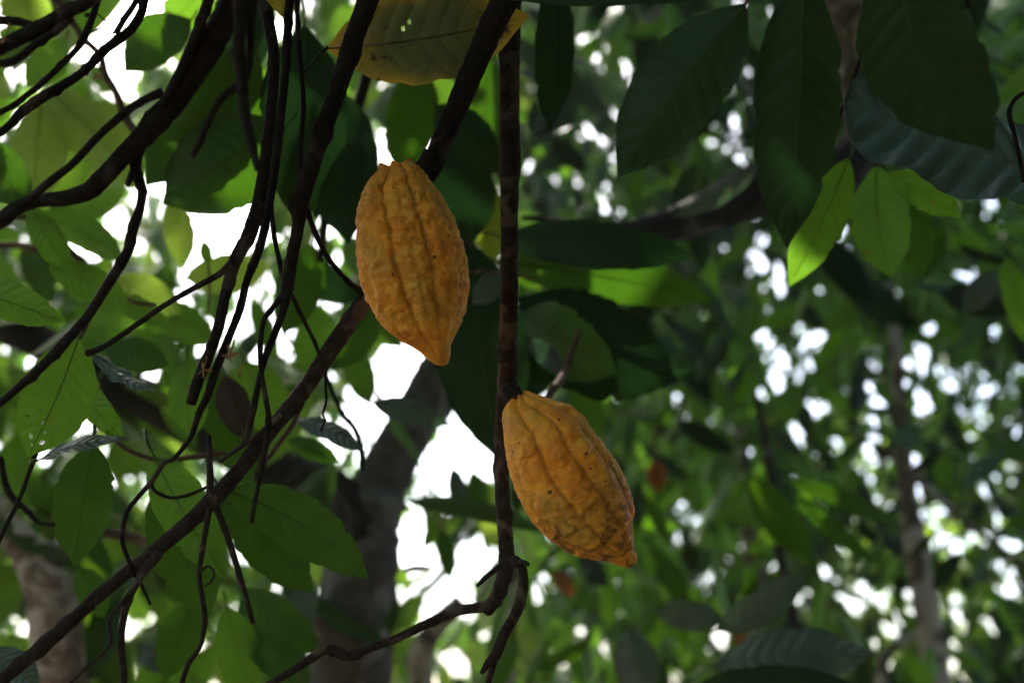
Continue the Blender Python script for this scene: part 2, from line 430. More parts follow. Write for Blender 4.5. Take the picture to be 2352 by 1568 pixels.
def rand_leaf(r, x, y, d, L, droop=.8, gaps=GAPS):
    pos = P(x, y, d)
    ang = r.uniform(0, 2*math.pi)
    a = Vector((math.cos(ang), math.sin(ang), -droop*r.uniform(.3, 2.2))).normalized()
    n = Vector((r.gauss(0, .8), r.gauss(0, .8), 1 + r.gauss(0, .4)))
    n = (n + (CAM-pos).normalized()*r.uniform(-.6, 1.0)).normalized()
    s = a.cross(n)
    if s.length < .1: n = Vector((1, .2, .3))
    s = a.cross(n).normalized()
    W = L*r.uniform(.32, .42)
    if gaps and blocked([pos, pos+a*L*.5, pos+a*L, pos+a*L*.5+s*W*.45, pos+a*L*.5-s*W*.45], gaps): return None
    return (pos, a, n, L, W, r.uniform(-.05, .25))
def fill(r, n, xr, yr, dr, Lr, cond=None, droop=.8, gaps=GAPS):
    out = []
    for _ in range(n):
        d = math.sqrt(r.uniform(dr[0]**2, dr[1]**2)); x = r.uniform(*xr); y = r.uniform(*yr)
        if cond and not cond(x, y, d, r): continue
        l = rand_leaf(r, x, y, d, r.uniform(*Lr), droop, gaps)
        if l: out.append(l)
    return out

HOLES = """1338,90,10 1380,115,8 1433,140,9 1440,165,14 1355,300,14 1415,255,12 1385,320,18 1400,355,10 1280,415,10 1325,420,12 1390,455,14 1395,480,14 1425,490,10 1640,320,14 1685,280,16 1665,345,18 1690,300,12 1695,360,14 1735,490,12 1745,540,12 1740,590,10 1700,5,10 1778,25,12 1145,455,10 1150,490,10 1750,610,14 1790,620,16 1790,660,20 1755,660,14 1885,665,14 1870,580,12 2060,670,12 2100,530,16 2105,560,10 2210,620,14 2235,640,10 2135,755,14 2285,753,12 1750,770,12 1765,790,12 1800,830,16 1845,835,12 1808,848,14 1870,770,14 1875,790,12 2110,800,16 2090,835,18 2160,850,12 2075,880,22 2110,905,14 2010,920,24 2005,960,24 2010,1000,22 1995,880,14 2110,940,30 2130,930,20 2180,880,26 2190,890,18 2230,1000,10 2330,845,14 2325,900,10 2000,1060,20 2030,1070,20 2100,1050,14 2100,1080,10 2110,1120,10 1560,1160,14 1590,1190,14 1610,1195,12 1240,850,16 1240,900,14 1250,940,10 2180,1230,22 2200,1260,22 2150,1240,14 2230,1240,16 2260,1230,16 2335,1250,20 2290,1290,14 2320,1310,20 2330,1345,20 2300,1350,18 1790,1380,16 1833,1375,12 1660,1455,16 1650,1455,10 1935,1370,16 1975,1345,14 2035,1350,16 2010,1370,14 2055,1410,16 2095,1405,18 2030,1440,16 2060,1445,14 1960,1385,14 2180,1410,16 2150,1400,10 2210,1420,10 2180,1470,16 2260,1420,10 2185,1525,14 1640,1320,12 1600,1330,12 1050,1515,24 1020,1500,18 1070,1535,16 1250,1320,16 1240,1360,14 1330,1440,14 1380,1490,12 1265,1225,14 1250,1180,12 885,350,14 765,490,16 790,510,16 800,480,12 705,560,16 690,680,12 760,640,10 745,710,14 590,800,12 655,790,14 640,720,12 620,640,14 560,660,14 500,620,16 470,650,14 440,640,18 390,715,26 460,750,16 450,790,14 480,770,14 430,690,12 545,740,14 530,760,10 345,850,14 260,490,20 280,520,18 205,585,12 215,570,12 170,560,12 270,640,16 100,215,10 90,130,8 440,180,10 700,1335,12 765,855,12 770,1010,12 835,1050,10 800,935,12 820,970,12 680,1290,8"""
HOLES = [tuple(float(v) for v in h.split(',')) for h in HOLES.split()]
_r = random.Random(77)
HOLES += [(_r.uniform(1210, 2352), min(1560, _r.gauss(950, 380)), _r.uniform(5, 11)) for _ in range(25)]
HOLES += [(_r.uniform(1850, 2352), _r.uniform(820, 1540), _r.uniform(5, 14)) for _ in range(30)]
def thin(items, grow=1.0):
    """leave out leaves that would close the small openings to the sky"""
    if not items: return items
    C = []; A = []; B = []
    for (p, a, n, L, W, b) in items:
        s = a.cross(n).normalized(); m = p + a*L*.5
        q0 = project(m); q1 = project(m+a*L*.5); q2 = project(m+s*W*.5)
        if not (q0 and q1 and q2): C.append((1e9, 1e9)); A.append((1, 0)); B.append((0, 1)); continue
        C.append(q0[:2]); A.append((q1[0]-q0[0], q1[1]-q0[1])); B.append((q2[0]-q0[0], q2[1]-q0[1]))
    C, A, B = map(np.array, (C, A, B))
    det = A[:, 0]*B[:, 1]-A[:, 1]*B[:, 0]; det[np.abs(det) < 8] = 8
    keep = np.ones(len(items), bool)
    for (x, y, r) in HOLES:
        r = r*(.3 if x < 1160 else .15)*grow
        for k in range(9):
            px, py = (x, y) if k == 8 else (x+r*math.cos(k*math.pi/4), y+r*math.sin(k*math.pi/4))
            dx, dy = px-C[:, 0], py-C[:, 1]
            u = (dx*B[:, 1]-dy*B[:, 0])/det; v = (A[:, 0]*dy-A[:, 1]*dx)/det
            keep &= (u*u+v*v) > 1
    return [it for it, k in zip(items, keep) if k]
def clumps(items, sc, cuts, seed):
    """split into groups by a smooth 3-D noise, like branches of older and younger leaves"""
    out = [[] for _ in range(len(cuts)+1)]
    for it in items:
        v = noise.noise(it[0]*sc + Vector((seed, 0, 0))) + rng.gauss(0, .08)
        out[sum(v > c for c in cuts)].append(it)
    return out

# ------------------------------------------------------------------ trees behind
def to_ground(path):
    """continue the last point of a trunk down into the soil"""
    x, y, z, r = path[-1]
    return path + [(x+.02, y+.01, z*.5, r*1.1), (x+.03, y, -.1, r*1.35)]
def tree(label, trunks, limbs=(), crowns=(), bark='trunk', group='cacao trees behind the branches', name='cacao_tree', ground_it=True, cat='tree', limb_bark=None):
    base = None
    pths = []
    for pts, d0, d1 in trunks:
        p = pxpath(pts, d0, d1)
        if ground_it: p = to_ground(p)
        pths.append(p)
    loc = Vector(pths[0][-1][:3]); loc.z = 0 if ground_it else loc.z
    t = thing(name, label, cat, loc, group)
    for i, p in enumerate(pths):
        v, f = tube_data(p, 24, .10, step=.02, nubs=.06, seed=int(p[0][0]*1000) % 97)
        mesh_obj('trunk', v, f, M[bark], t)
    for pts, d0, d1 in limbs:
        v, f = tube_data(pxpath(pts, d0, d1), 16, .12, step=.012, nubs=.06, seed=int(pts[0][0]) % 97)
        mesh_obj('limb', v, f, M[limb_bark or bark], t)
    for items, mat in crowns:
        if items: mass_leaves(items, 'crown', M[mat], t)
    return t

rr = random.Random(11)
left_near = fill(rr, 330, (-350, 1000), (-250, 1650), (1.9, 3.2), (.16, .26))
left_near += fill(rr, 130, (120, 900), (540, 900), (1.9, 3.0), (.13, .22))
left_near += fill(rr, 170, (150, 760), (120, 820), (2.5, 3.8), (.12, .2))
left_far = fill(rr, 2300, (-500, 1200), (-300, 1750), (3.2, 6.0), (.18, .28))
right_near = fill(rr, 620, (1150, 2700), (-250, 1750), (2.4, 4.0), (.14, .24), cond=lambda x, y, d, r: r.random() < (.9 if y < 800 else .5))
right_far = fill(rr, 6500, (1050, 2900), (-350, 1800), (4.0, 8.0), (.14, .26), cond=lambda x, y, d, r: r.random() < (1 if y < 900 else .75))
far = fill(rr, 26000, (-700, 3100), (-400, 1800), (7.5, 14), (.24, .42), cond=lambda x, y, d, r: x > 1100 or r.random() < .35)

left_near, left_far, right_near, right_far, far = [thin(x) for x in (left_near, left_far, right_near, right_far, far)]
far_small = thin(fill(rr, 30000, (300, 3000), (-300, 1750), (9, 14), (.13, .24), cond=lambda x, y, d, r: x > 1150 or r.random() < .25), 1.7)
far += far_small
lower_right = [it for it in far if (lambda q: q and q[0] > 1780 and q[1] > 930)(project(it[0])) and rr.random() < .6]
_ids = set(map(id, lower_right)); far = [it for it in far if id(it) not in _ids]
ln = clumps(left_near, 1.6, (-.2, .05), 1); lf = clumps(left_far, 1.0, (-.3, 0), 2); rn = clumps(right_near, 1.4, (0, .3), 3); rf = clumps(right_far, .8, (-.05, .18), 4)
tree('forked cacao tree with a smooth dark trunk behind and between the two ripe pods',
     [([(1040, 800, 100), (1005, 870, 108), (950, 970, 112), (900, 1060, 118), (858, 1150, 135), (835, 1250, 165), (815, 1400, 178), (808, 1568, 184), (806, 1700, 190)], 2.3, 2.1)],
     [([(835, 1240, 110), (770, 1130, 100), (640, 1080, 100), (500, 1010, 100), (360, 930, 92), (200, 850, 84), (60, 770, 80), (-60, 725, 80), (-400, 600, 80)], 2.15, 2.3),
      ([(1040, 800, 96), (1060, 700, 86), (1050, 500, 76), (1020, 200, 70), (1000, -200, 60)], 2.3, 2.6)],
     [(ln[0], 'mid'), (ln[1], 'bg'), (ln[2], 'bright')], bark='trunkveil', limb_bark='trunkdark')
tree('cacao tree with pale mottled lichened trunk in the lower left corner',
     [([(-60, 1090, 60), (0, 1185, 66), (60, 1260, 80), (105, 1330, 104), (128, 1440, 116), (134, 1568, 124), (138, 1700, 130)], 2.1, 2.0)],
     [([(110, 1330, 60), (130, 1290, 46), (150, 1230, 36), (180, 1100, 26)], 2.08, 2.3)],
     [(lf[0], 'mid'), (lf[1], 'bg'), (lf[2], 'pale')], bark='trunkpale')
tree('mottled brown limb from the top edge turning into a dark bough at upper right',
     [([(1900, -420, 134), (1940, -200, 130), (1955, 0, 128), (1985, 120, 120), (1998, 250, 112), (1985, 360, 104), (1925, 405, 100), (1840, 412, 104)], 2.4, 2.4)],
     [([(1990, 330, 90), (1900, 405, 125), (1760, 430, 125), (1640, 480, 100), (1530, 520, 74), (1430, 530, 44), (1330, 515, 20), (1200, 500, 12)], 2.38, 1.9)],
     [(rn[0], 'dark'), (rn[1], 'bgr'), (rn[2], 'bright')], bark='trunk', ground_it=False, name='tree_limb', cat='branch', limb_bark='trunkdark')  # bough gets darker bark than the lit limb, its shade painted in
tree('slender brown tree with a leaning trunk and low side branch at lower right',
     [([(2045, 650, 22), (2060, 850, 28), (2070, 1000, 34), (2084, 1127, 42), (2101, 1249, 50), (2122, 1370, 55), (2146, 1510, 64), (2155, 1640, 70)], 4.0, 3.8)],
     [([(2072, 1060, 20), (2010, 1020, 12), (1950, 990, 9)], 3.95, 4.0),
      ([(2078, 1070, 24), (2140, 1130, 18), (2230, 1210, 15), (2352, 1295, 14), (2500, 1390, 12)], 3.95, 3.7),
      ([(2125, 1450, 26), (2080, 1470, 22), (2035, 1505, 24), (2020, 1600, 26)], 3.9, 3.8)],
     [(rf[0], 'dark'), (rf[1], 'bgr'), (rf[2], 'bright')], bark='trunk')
tree('thin pale grey trunk standing far back left of the dark leaning trunk',
     [([(1700, 980, 26), (1712, 1100, 34), (1722, 1220, 40), (1738, 1350, 42), (1755, 1568, 44)], 5.0, 5.0)], bark='trunk')
tree('very dark thin trunk leaning right of the pale grey trunk',
     [([(1735, 900, 12), (1760, 1020, 18), (1780, 1150, 24), (1798, 1300, 28), (1825, 1460, 30), (1840, 1620, 32)], 3.4, 3.4)], bark='trunkdark')
tree('pinkish brown trunk leaning behind the bent bare branch at bottom centre',
     [([(1060, 1380, 40), (1000, 1440, 50), (965, 1510, 56), (968, 1600, 60)], 3.0, 3.0)], bark='trunk')
tree('blurred upright brown trunk behind the torn twig end at bottom centre',
     [([(1175, 1300, 30), (1168, 1400, 36), (1165, 1500, 42), (1163, 1620, 46)], 2.6, 2.6)], bark='trunk')
for its, mt, lb in zip(clumps(far, .35, (-.05, .15), 5), ('mid', 'bgr', 'bright'), ('far off dark green foliage at right', 'far off mid green foliage with tiny gaps of white sky', 'far off yellow green foliage')):
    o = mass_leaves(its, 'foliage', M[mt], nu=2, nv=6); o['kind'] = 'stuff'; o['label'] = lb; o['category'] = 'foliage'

o = mass_leaves(lower_right, 'foliage', M['pale'], nu=2, nv=6); o['kind'] = 'stuff'; o['label'] = 'far off pale foliage at the lower right'; o['category'] = 'foliage'
# leaves added overhead and behind, out of view, to block skylight
KEY_GAP = Vector((-.80, -.35, .50)).normalized()      # gap cut in the added leaves, a soft key light on the pods
SHEEN_GAP = Vector((.20, .60, .77)).normalized()         # smaller gap cut high in front to give the ribbed leaf its sheen
def added_canopy():
    r = random.Random(5); it = []
    for _ in range(16000):
        th = r.uniform(0, 2*math.pi); el = math.asin(r.uniform(0.0, 1.0)); R = r.uniform(1.7, 4.5)
        pos = CAM + Vector((math.sin(th)*math.cos(el), math.cos(th)*math.cos(el), math.sin(el)))*R
        L = r.uniform(.22, .34)
        q = project(pos)
        if q and -L/(K*q[2])-120 < q[0] < 2352+L/(K*q[2])+120 and -L/(K*q[2])-120 < q[1] < 1568+1.3*L/(K*q[2])+200: continue
        if min(th, 6.2832-th) < .9 and el < .5: continue
        if (pos-CAM).normalized().dot(KEY_GAP) > .90 or (pos-CAM).normalized().dot(SHEEN_GAP) > .978: continue
        ang = r.uniform(0, 6.28)
        a = Vector((math.cos(ang), math.sin(ang), -r.uniform(.2, 1.6))).normalized()
        n = Vector((r.gauss(0, .6), r.gauss(0, .6), 1)) + (CAM-pos).normalized()*.8
        it.append((pos, a, n.normalized(), L, L*.4, .15))
    for _ in range(10000):                                   # unseen roof of leaves, added high ahead to darken the background
        x, y = r.uniform(-11, 13), r.uniform(1.2, 17)
        if x < -.12*y - .2 and r.random() < .75: continue
        z = 1.5 + y*.86 + r.uniform(.55, 2.6)
        pos = Vector((x, y, z)); L = r.uniform(.34, .5)
        ang = r.uniform(0, 6.28); a = Vector((math.cos(ang), math.sin(ang), -r.uniform(.1, .8))).normalized()
        it.append((pos, a, Vector((r.gauss(0, .4), r.gauss(0, .4), 1)).normalized(), L, L*.42, .1))
    o = mass_leaves(it, 'added_canopy', M['mid'], nu=2, nv=5)
    o['kind'] = 'stuff'; o['label'] = 'leaves added overhead out of view to shade the scene'; o['category'] = 'foliage'
added_canopy()

# ------------------------------------------------------------------ bare branches
def branch(label, main, twigs=(), bark='bark', d=(1, 1), nubs=.10, rough=.10, group='bare branches', name='branch'):
    p = pxpath(main, *d)
    t = thing(name, label, 'branch', Vector(p[0][:3]), group)
    v, f = tube_data(p, 14, rough, nubs=nubs, seed=int(main[0][0]) % 89)
    mesh_obj('stem', v, f, M[bark], t)
    for pts, d0, d1 in twigs:
        v, f = tube_data(pxpath(pts, d0, d1), 10, rough, nubs=nubs*1.3, seed=int(pts[0][1]) % 89)
        mesh_obj('twig', v, f, M[bark], t)
    return t
branch('stout dark branch slanting down from the top edge to the upper ripe pod',
       [(1260, -280, 66), (1195, -60, 64), (1150, 20, 62), (1108, 110, 58), (1068, 205, 54), (1026, 300, 50), (992, 380, 48), (978, 410, 42)], d=(1.01, 1.02), nubs=.05)
branch('straight upright dark branch that carries the lower ripe pod and forks below it',
       [(1195, -300, 50), (1180, -60, 49), (1172, 60, 48), (1171, 200, 46), (1171, 330, 47), (1170, 480, 41), (1170, 620, 41), (1168, 760, 43), (1166, 860, 46), (1158, 960, 42), (1152, 1060, 36), (1155, 1150, 34), (1161, 1230, 36), (1163, 1290, 38), (1152, 1340, 34), (1130, 1385, 32), (1095, 1395, 24), (1050, 1402, 24), (1005, 1421, 22), (955, 1444, 20), (900, 1470, 19), (851, 1486, 19), (800, 1505, 24), (752, 1489, 24), (705, 1518, 20), (650, 1552, 18), (590, 1585, 17), (450, 1640, 16)],
       [([(1168, 1285, 22), (1185, 1290, 28), (1200, 1305, 22), (1201, 1350, 26), (1186, 1405, 26), (1158, 1455, 26), (1140, 1500, 26), (1120, 1525, 20), (1104, 1545, 7)], 1.03, 1.0),
        ([(1143, 1495, 14), (1132, 1530, 15), (1120, 1580, 14), (1110, 1700, 12)], 1.01, 1.03),
        ([(1148, 1300, 14), (1122, 1320, 12), (1097, 1344, 9)], 1.03, 1.0),
        ([(1190, 1292, 16), (1206, 1292, 13), (1214, 1296, 8)], 1.02, 1.0),
        ([(1135, 1380, 30), (1122, 1402, 22), (1116, 1410, 12)], 1.03, 1.03)],
       d=(1.09, 1.03), nubs=.06, bark='bark3')
branch('knobbly dark branch left of the upper ripe pod splitting into hanging twigs',
       [(940, -300, 56), (865, -60, 52), (842, 10, 48), (812, 90, 45), (788, 170, 44), (760, 250, 42), (732, 330, 40), (712, 400, 36), (690, 460, 42), (685, 520, 28), (672, 590, 27), (664, 640, 27), (659, 668, 28), (647, 725, 17), (619, 795, 17), (603, 842, 14), (590, 899, 15), (571, 986, 15), (560, 1020, 12)],
       [([(661, 668, 16), (632, 700, 13), (605, 739, 12), (598, 812, 12), (602, 865, 11), (616, 951, 12), (614, 1000, 12), (605, 1057, 11), (591, 1127, 10), (577, 1200, 11)], .97, .95),
        ([(661, 668, 13), (676, 690, 10), (695, 730, 10), (715, 770, 9), (736, 818, 8)], .97, 1.0),
        ([(622, 470, 12), (630, 540, 11), (648, 632, 11), (660, 668, 13)], 1.0, .97),
        ([(700, 470, 14), (717, 517, 12), (738, 565, 11), (762, 604, 12), (800, 648, 14), (840, 676, 16)], .98, 1.06)],
       d=(.97, .97), nubs=.14)
branch('long smooth branch rising from the bottom left corner to behind the upper ripe pod',
       [(-200, 1700, 32), (-20, 1578, 32), (52, 1520, 32), (132, 1454, 32), (198, 1393, 32), (278, 1325, 30), (348, 1271, 34), (428, 1205, 36), (487, 1149, 40), (539, 1092, 36), (591, 1028, 36), (643, 963, 36), (692, 903, 38), (735, 840, 40), (790, 758, 42), (845, 680, 44), (930, 560, 46)],
       [([(487, 1140, 22), (505, 1185, 16), (524, 1236, 16), (550, 1318, 14), (570, 1388, 12), (581, 1430, 10)], .96, .98),
        ([(482, 1165, 14), (470, 1231, 13), (458, 1318, 12), (466, 1380, 12), (470, 1420, 12), (461, 1480, 11), (430, 1530, 12), (410, 1600, 12)], .96, .96),
        ([(459, 1312, 7), (478, 1300, 6), (492, 1315, 6), (484, 1336, 5), (470, 1345, 5)], .96, .96),
        ([(366, 1270, 22), (338, 1305, 20), (313, 1340, 18), (290, 1390, 17), (278, 1470, 16), (284, 1540, 16), (284, 1620, 16)], .95, .93),
        ([(310, 1345, 14), (276, 1388, 10), (250, 1424, 9), (255, 1470, 9), (232, 1504, 8), (190, 1540, 8), (140, 1590, 7)], .94, .92),
        ([(478, 1000, 14), (482, 1070, 15), (483, 1145, 18)], 1.0, .96),
        ([(643, 955, 12), (590, 1000, 10), (540, 1035, 10), (505, 1060, 8)], 1.0, 1.04)],
       d=(.93, 1.08), nubs=.10, bark='bark3')
branch('left one of two dark parallel branches descending from the top edge',
       [(560, -300, 30), (590, -40, 26), (615, 40, 26), (629, 130, 26), (624, 240, 26), (612, 348, 27), (596, 452, 30), (574, 535, 34), (540, 600, 30), (517, 680, 25), (503, 745, 24), (486, 800, 24), (464, 850, 26), (449, 892, 26), (438, 928, 22)],
       [([(536, 602, 20), (500, 632, 15), (452, 658, 14), (383, 698, 13), (323, 739, 13), (278, 771, 13), (237, 797, 13), (200, 812, 16)], .95, 1.0)],
       d=(.95, .96), nubs=.06)
branch('right one of two dark parallel branches, ending in a long drooping twig',
       [(690, -300, 22), (668, -40, 20), (660, 80, 20), (655, 170, 20), (640, 313, 20), (627, 417, 20), (603, 545, 20), (585, 600, 20), (567, 645, 18), (550, 712, 19), (523, 781, 18), (497, 847, 20), (476, 910, 18), (456, 951, 16), (438, 1004, 12), (400, 1052, 10), (376, 1064, 11), (348, 1106, 12), (313, 1146, 11), (290, 1179, 11), (281, 1240, 11), (299, 1294, 10)],
       [([(348, 1100, 9), (352, 1122, 8), (370, 1136, 8), (400, 1143, 8), (440, 1134, 8), (475, 1118, 7)], .96, .97),
        ([(322, 1335, 8), (334, 1362, 7), (346, 1388, 6)], .95, .94), ([(299, 1294, 10), (310, 1320, 9), (322, 1335, 8)], .94, .95)],
       d=(.99, .94), nubs=.12)
branch('thick black limb curving down from the top edge to the left edge',
       [(680, -320, 60), (570, -60, 58), (532, 17, 58), (480, 111, 62), (417, 209, 56), (352, 289, 52), (290, 352, 44), (240, 405, 42), (205, 438, 42), (150, 455, 36), (87, 461, 32), (35, 480, 34), (-20, 520, 36), (-250, 640, 40)],
       [([(520, -200, 26), (484, -20, 26), (462, 50, 25), (438, 110, 24), (410, 175, 24), (372, 250, 26)], .86, .88),
        ([(375, 212, 24), (340, 226, 18), (296, 252, 19), (226, 313, 18), (167, 376, 18), (115, 417, 19), (52, 470, 20), (-20, 520, 20)], .88, .86),
        ([(340, 300, 30), (318, 350, 26), (312, 395, 26), (326, 435, 22), (322, 475, 22), (306, 525, 24), (289, 586, 24), (246, 656, 24), (202, 725, 22), (150, 785, 23), (97, 840, 22), (35, 896, 18), (-30, 950, 16), (-200, 1080, 16)], .9, .9),
        ([(306, 395, 18), (298, 412, 16), (293, 424, 12)], .9, .88)],
       d=(.88, .9), nubs=.05, rough=.08)
branch('short dark branch stub pointing down beside the two parallel branches',
       [(540, -300, 34), (548, -60, 34), (552, 60, 30), (548, 110, 28), (555, 180, 27), (562, 260, 25), (580, 340, 22), (593, 392, 16)],
       [([(590, -60, 26), (578, 30, 22), (575, 100, 18), (568, 170, 18), (540, 200, 18), (504, 232, 17), (475, 290, 15), (455, 335, 14), (443, 357, 13)], .8, .84)],
       d=(.8, .8), nubs=.05)
branch('pair of thick dark branches crossing the top left corner',
       [(420, -260, 30), (235, -25, 28), (160, 25, 32), (90, 65, 36), (20, 100, 34), (-60, 140, 34), (-300, 260, 34)],
       [([(165, 42, 16), (125, 75, 18), (85, 100, 18), (35, 138, 18), (-30, 150, 18)], .86, .85),
        ([(-160, 20, 24), (-10, 45, 22), (40, 50, 20), (85, 62, 18)], .86, .86)],
       d=(.86, .86), nubs=.12)
branch('grey brown branch with tiny dry buds slanting across bright sky at upper left',
       [(400, -220, 20), (338, -20, 19), (322, 35, 21), (292, 76, 22), (243, 113, 22), (207, 150, 20), (174, 178, 20), (104, 220, 24), (50, 258, 24), (20, 290, 18), (-30, 320, 18), (-260, 440, 18)],
       [([(330, -40, 14), (308, 10, 14), (285, 45, 14), (266, 78, 14)], .93, .92),
        ([(205, 10, 3.5), (232, 40, 3.5), (250, 55, 3), (262, 82, 3), (276, 95, 3)], .9, .91),
        ([(204, 76, 4), (235, 62, 3.5), (270, 45, 3), (300, 30, 3)], .9, .93),
        ([(227, 122, 3), (227, 140, 2.5), (229, 165, 2.5)], .92, .92),
        ([(330, 22, 3), (348, 12, 2.5), (365, 2, 2.5)], .93, .93)],
       d=(.93, .92), nubs=.1, bark='bark')
branch('slim dark branch running below the thick pair in the upper left',
       [(300, -240, 15), (232, -20, 15), (212, 40, 15), (200, 70, 16), (182, 105, 15), (150, 140, 14), (104, 184, 14), (60, 220, 13), (20, 248, 13), (-40, 275, 13), (-260, 370, 14)],
       [([(205, 32, 10), (196, 38, 8)], .88, .88)], d=(.88, .88), nubs=.08)
branch('lighter brown crooked branch seen against the sky behind the upper left branches',
       [(60, -200, 20), (120, -20, 18), (150, 20, 17), (167, 52, 16), (195, 92, 15), (230, 128, 16), (243, 174, 17), (268, 216, 17), (285, 264, 18), (318, 312, 18), (380, 380, 18)], d=(1.45, 1.35), bark='bark2', nubs=.05)
branch('thin straight twig hanging between the parallel branches and the knobbly branch',
       [(700, -260, 12), (684, -40, 11), (684, 60, 11), (690, 140, 11), (697, 243, 12), (691, 330, 11), (690, 400, 10), (684, 460, 9)],
       [([(695, 170, 5), (715, 150, 5), (735, 125, 5), (752, 108, 5)], .98, 1.03)], d=(.98, .98), bark='bark')
branch('out of focus dark branch slanting behind the knobbly branch left of the upper ripe pod',
       [(880, -120, 28), (862, 60, 27), (847, 157, 26), (825, 235, 25), (800, 310, 24), (772, 400, 22), (748, 500, 20), (735, 600, 16)], d=(1.5, 1.6))
branch('blurred brown stick lying level among leaves at lower left',
       [(150, 1210, 20), (226, 1220, 22), (290, 1230, 24), (350, 1248, 24), (420, 1240, 20)], d=(1.5, 1.5), bark='bark2')
branch('thin brown twig arching above the long smooth branch at lower left',
       [(240, 990, 8), (285, 1027, 10), (330, 1048, 11), (380, 1056, 11), (450, 1048, 12), (520, 1040, 9)], d=(1.15, 1.15), bark='bark2')
branch('short dark twig at the left edge above the mottled trunk',
       [(90, 1020, 9), (73, 1068, 10), (45, 1144, 10), (3, 1231, 10), (-40, 1330, 10)],
       [([(0, 1050, 12), (20, 1130, 16), (60, 1170, 13), (90, 1200, 10), (125, 1204, 9)], 1.2, 1.3)], d=(1.05, 1.05))
branch('pale slender root like twig between leaves below the centre left',
       [(700, 900, 9), (685, 945, 10), (668, 980, 10), (645, 1012, 10), (612, 1056, 9), (590, 1080, 8)], d=(1.2, 1.15), bark='bark2')
branch('fine wavy twig dangling left of the dark forked trunk',
       [(756, 780, 7), (748, 865, 7), (749, 920, 6), (742, 950, 5), (746, 965, 4), (736, 990, 5)], d=(1.05, 1.05))
branch('blurred twig curving down in front of the dark forked trunk',
       [(740, 840, 12), (772, 920, 11), (790, 955, 12), (815, 985, 12), (830, 1030, 12), (832, 1080, 10)], d=(1.4, 1.4))
branch('thin dark branch behind bright leaves at the left edge',
       [(-200, 480, 12), (60, 500, 13), (130, 545, 13), (185, 600, 14), (240, 650, 13), (300, 692, 10), (360, 700, 8)], d=(1.3, 1.35), bark='bark2')
branch('pale lit horizontal twig near the left edge',
       [(-150, 560, 14), (0, 562, 15), (50, 565, 16), (90, 575, 16), (150, 598, 16), (185, 612, 12)], d=(1.7, 1.7), bark='bark2')
branch('short brown stem rising behind the top of the lower ripe pod',
       [(1230, 960, 14), (1262, 905, 18), (1282, 880, 20), (1300, 845, 16), (1330, 760, 14)], d=(1.35, 1.5), bark='bark2')
branch('faint horizontal twig passing behind the upright branch beside the upper ripe pod',
       [(960, 600, 9), (1080, 625, 9), (1110, 620, 8), (1150, 628, 8), (1230, 640, 6)], d=(1.3, 1.35), bark='bark2')
branch('thin drooping stem over the broad dark leaves at upper right',
       [(1996, -80, 9), (1996, 20, 9), (1986, 100, 9), (1960, 185, 9), (1940, 240, 8), (1915, 290, 7)], d=(1.05, 1.1))
branch('thin dark stem at the right edge beside the ribbed leaf',
       [(2380, 200, 10), (2335, 225, 10), (2318, 260, 11), (2330, 310, 10), (2345, 380, 9), (2350, 420, 7)],
       [([(2210, -60, 10), (2222, 10, 9), (2240, 50, 9)], .8, .8)], d=(.95, .95))

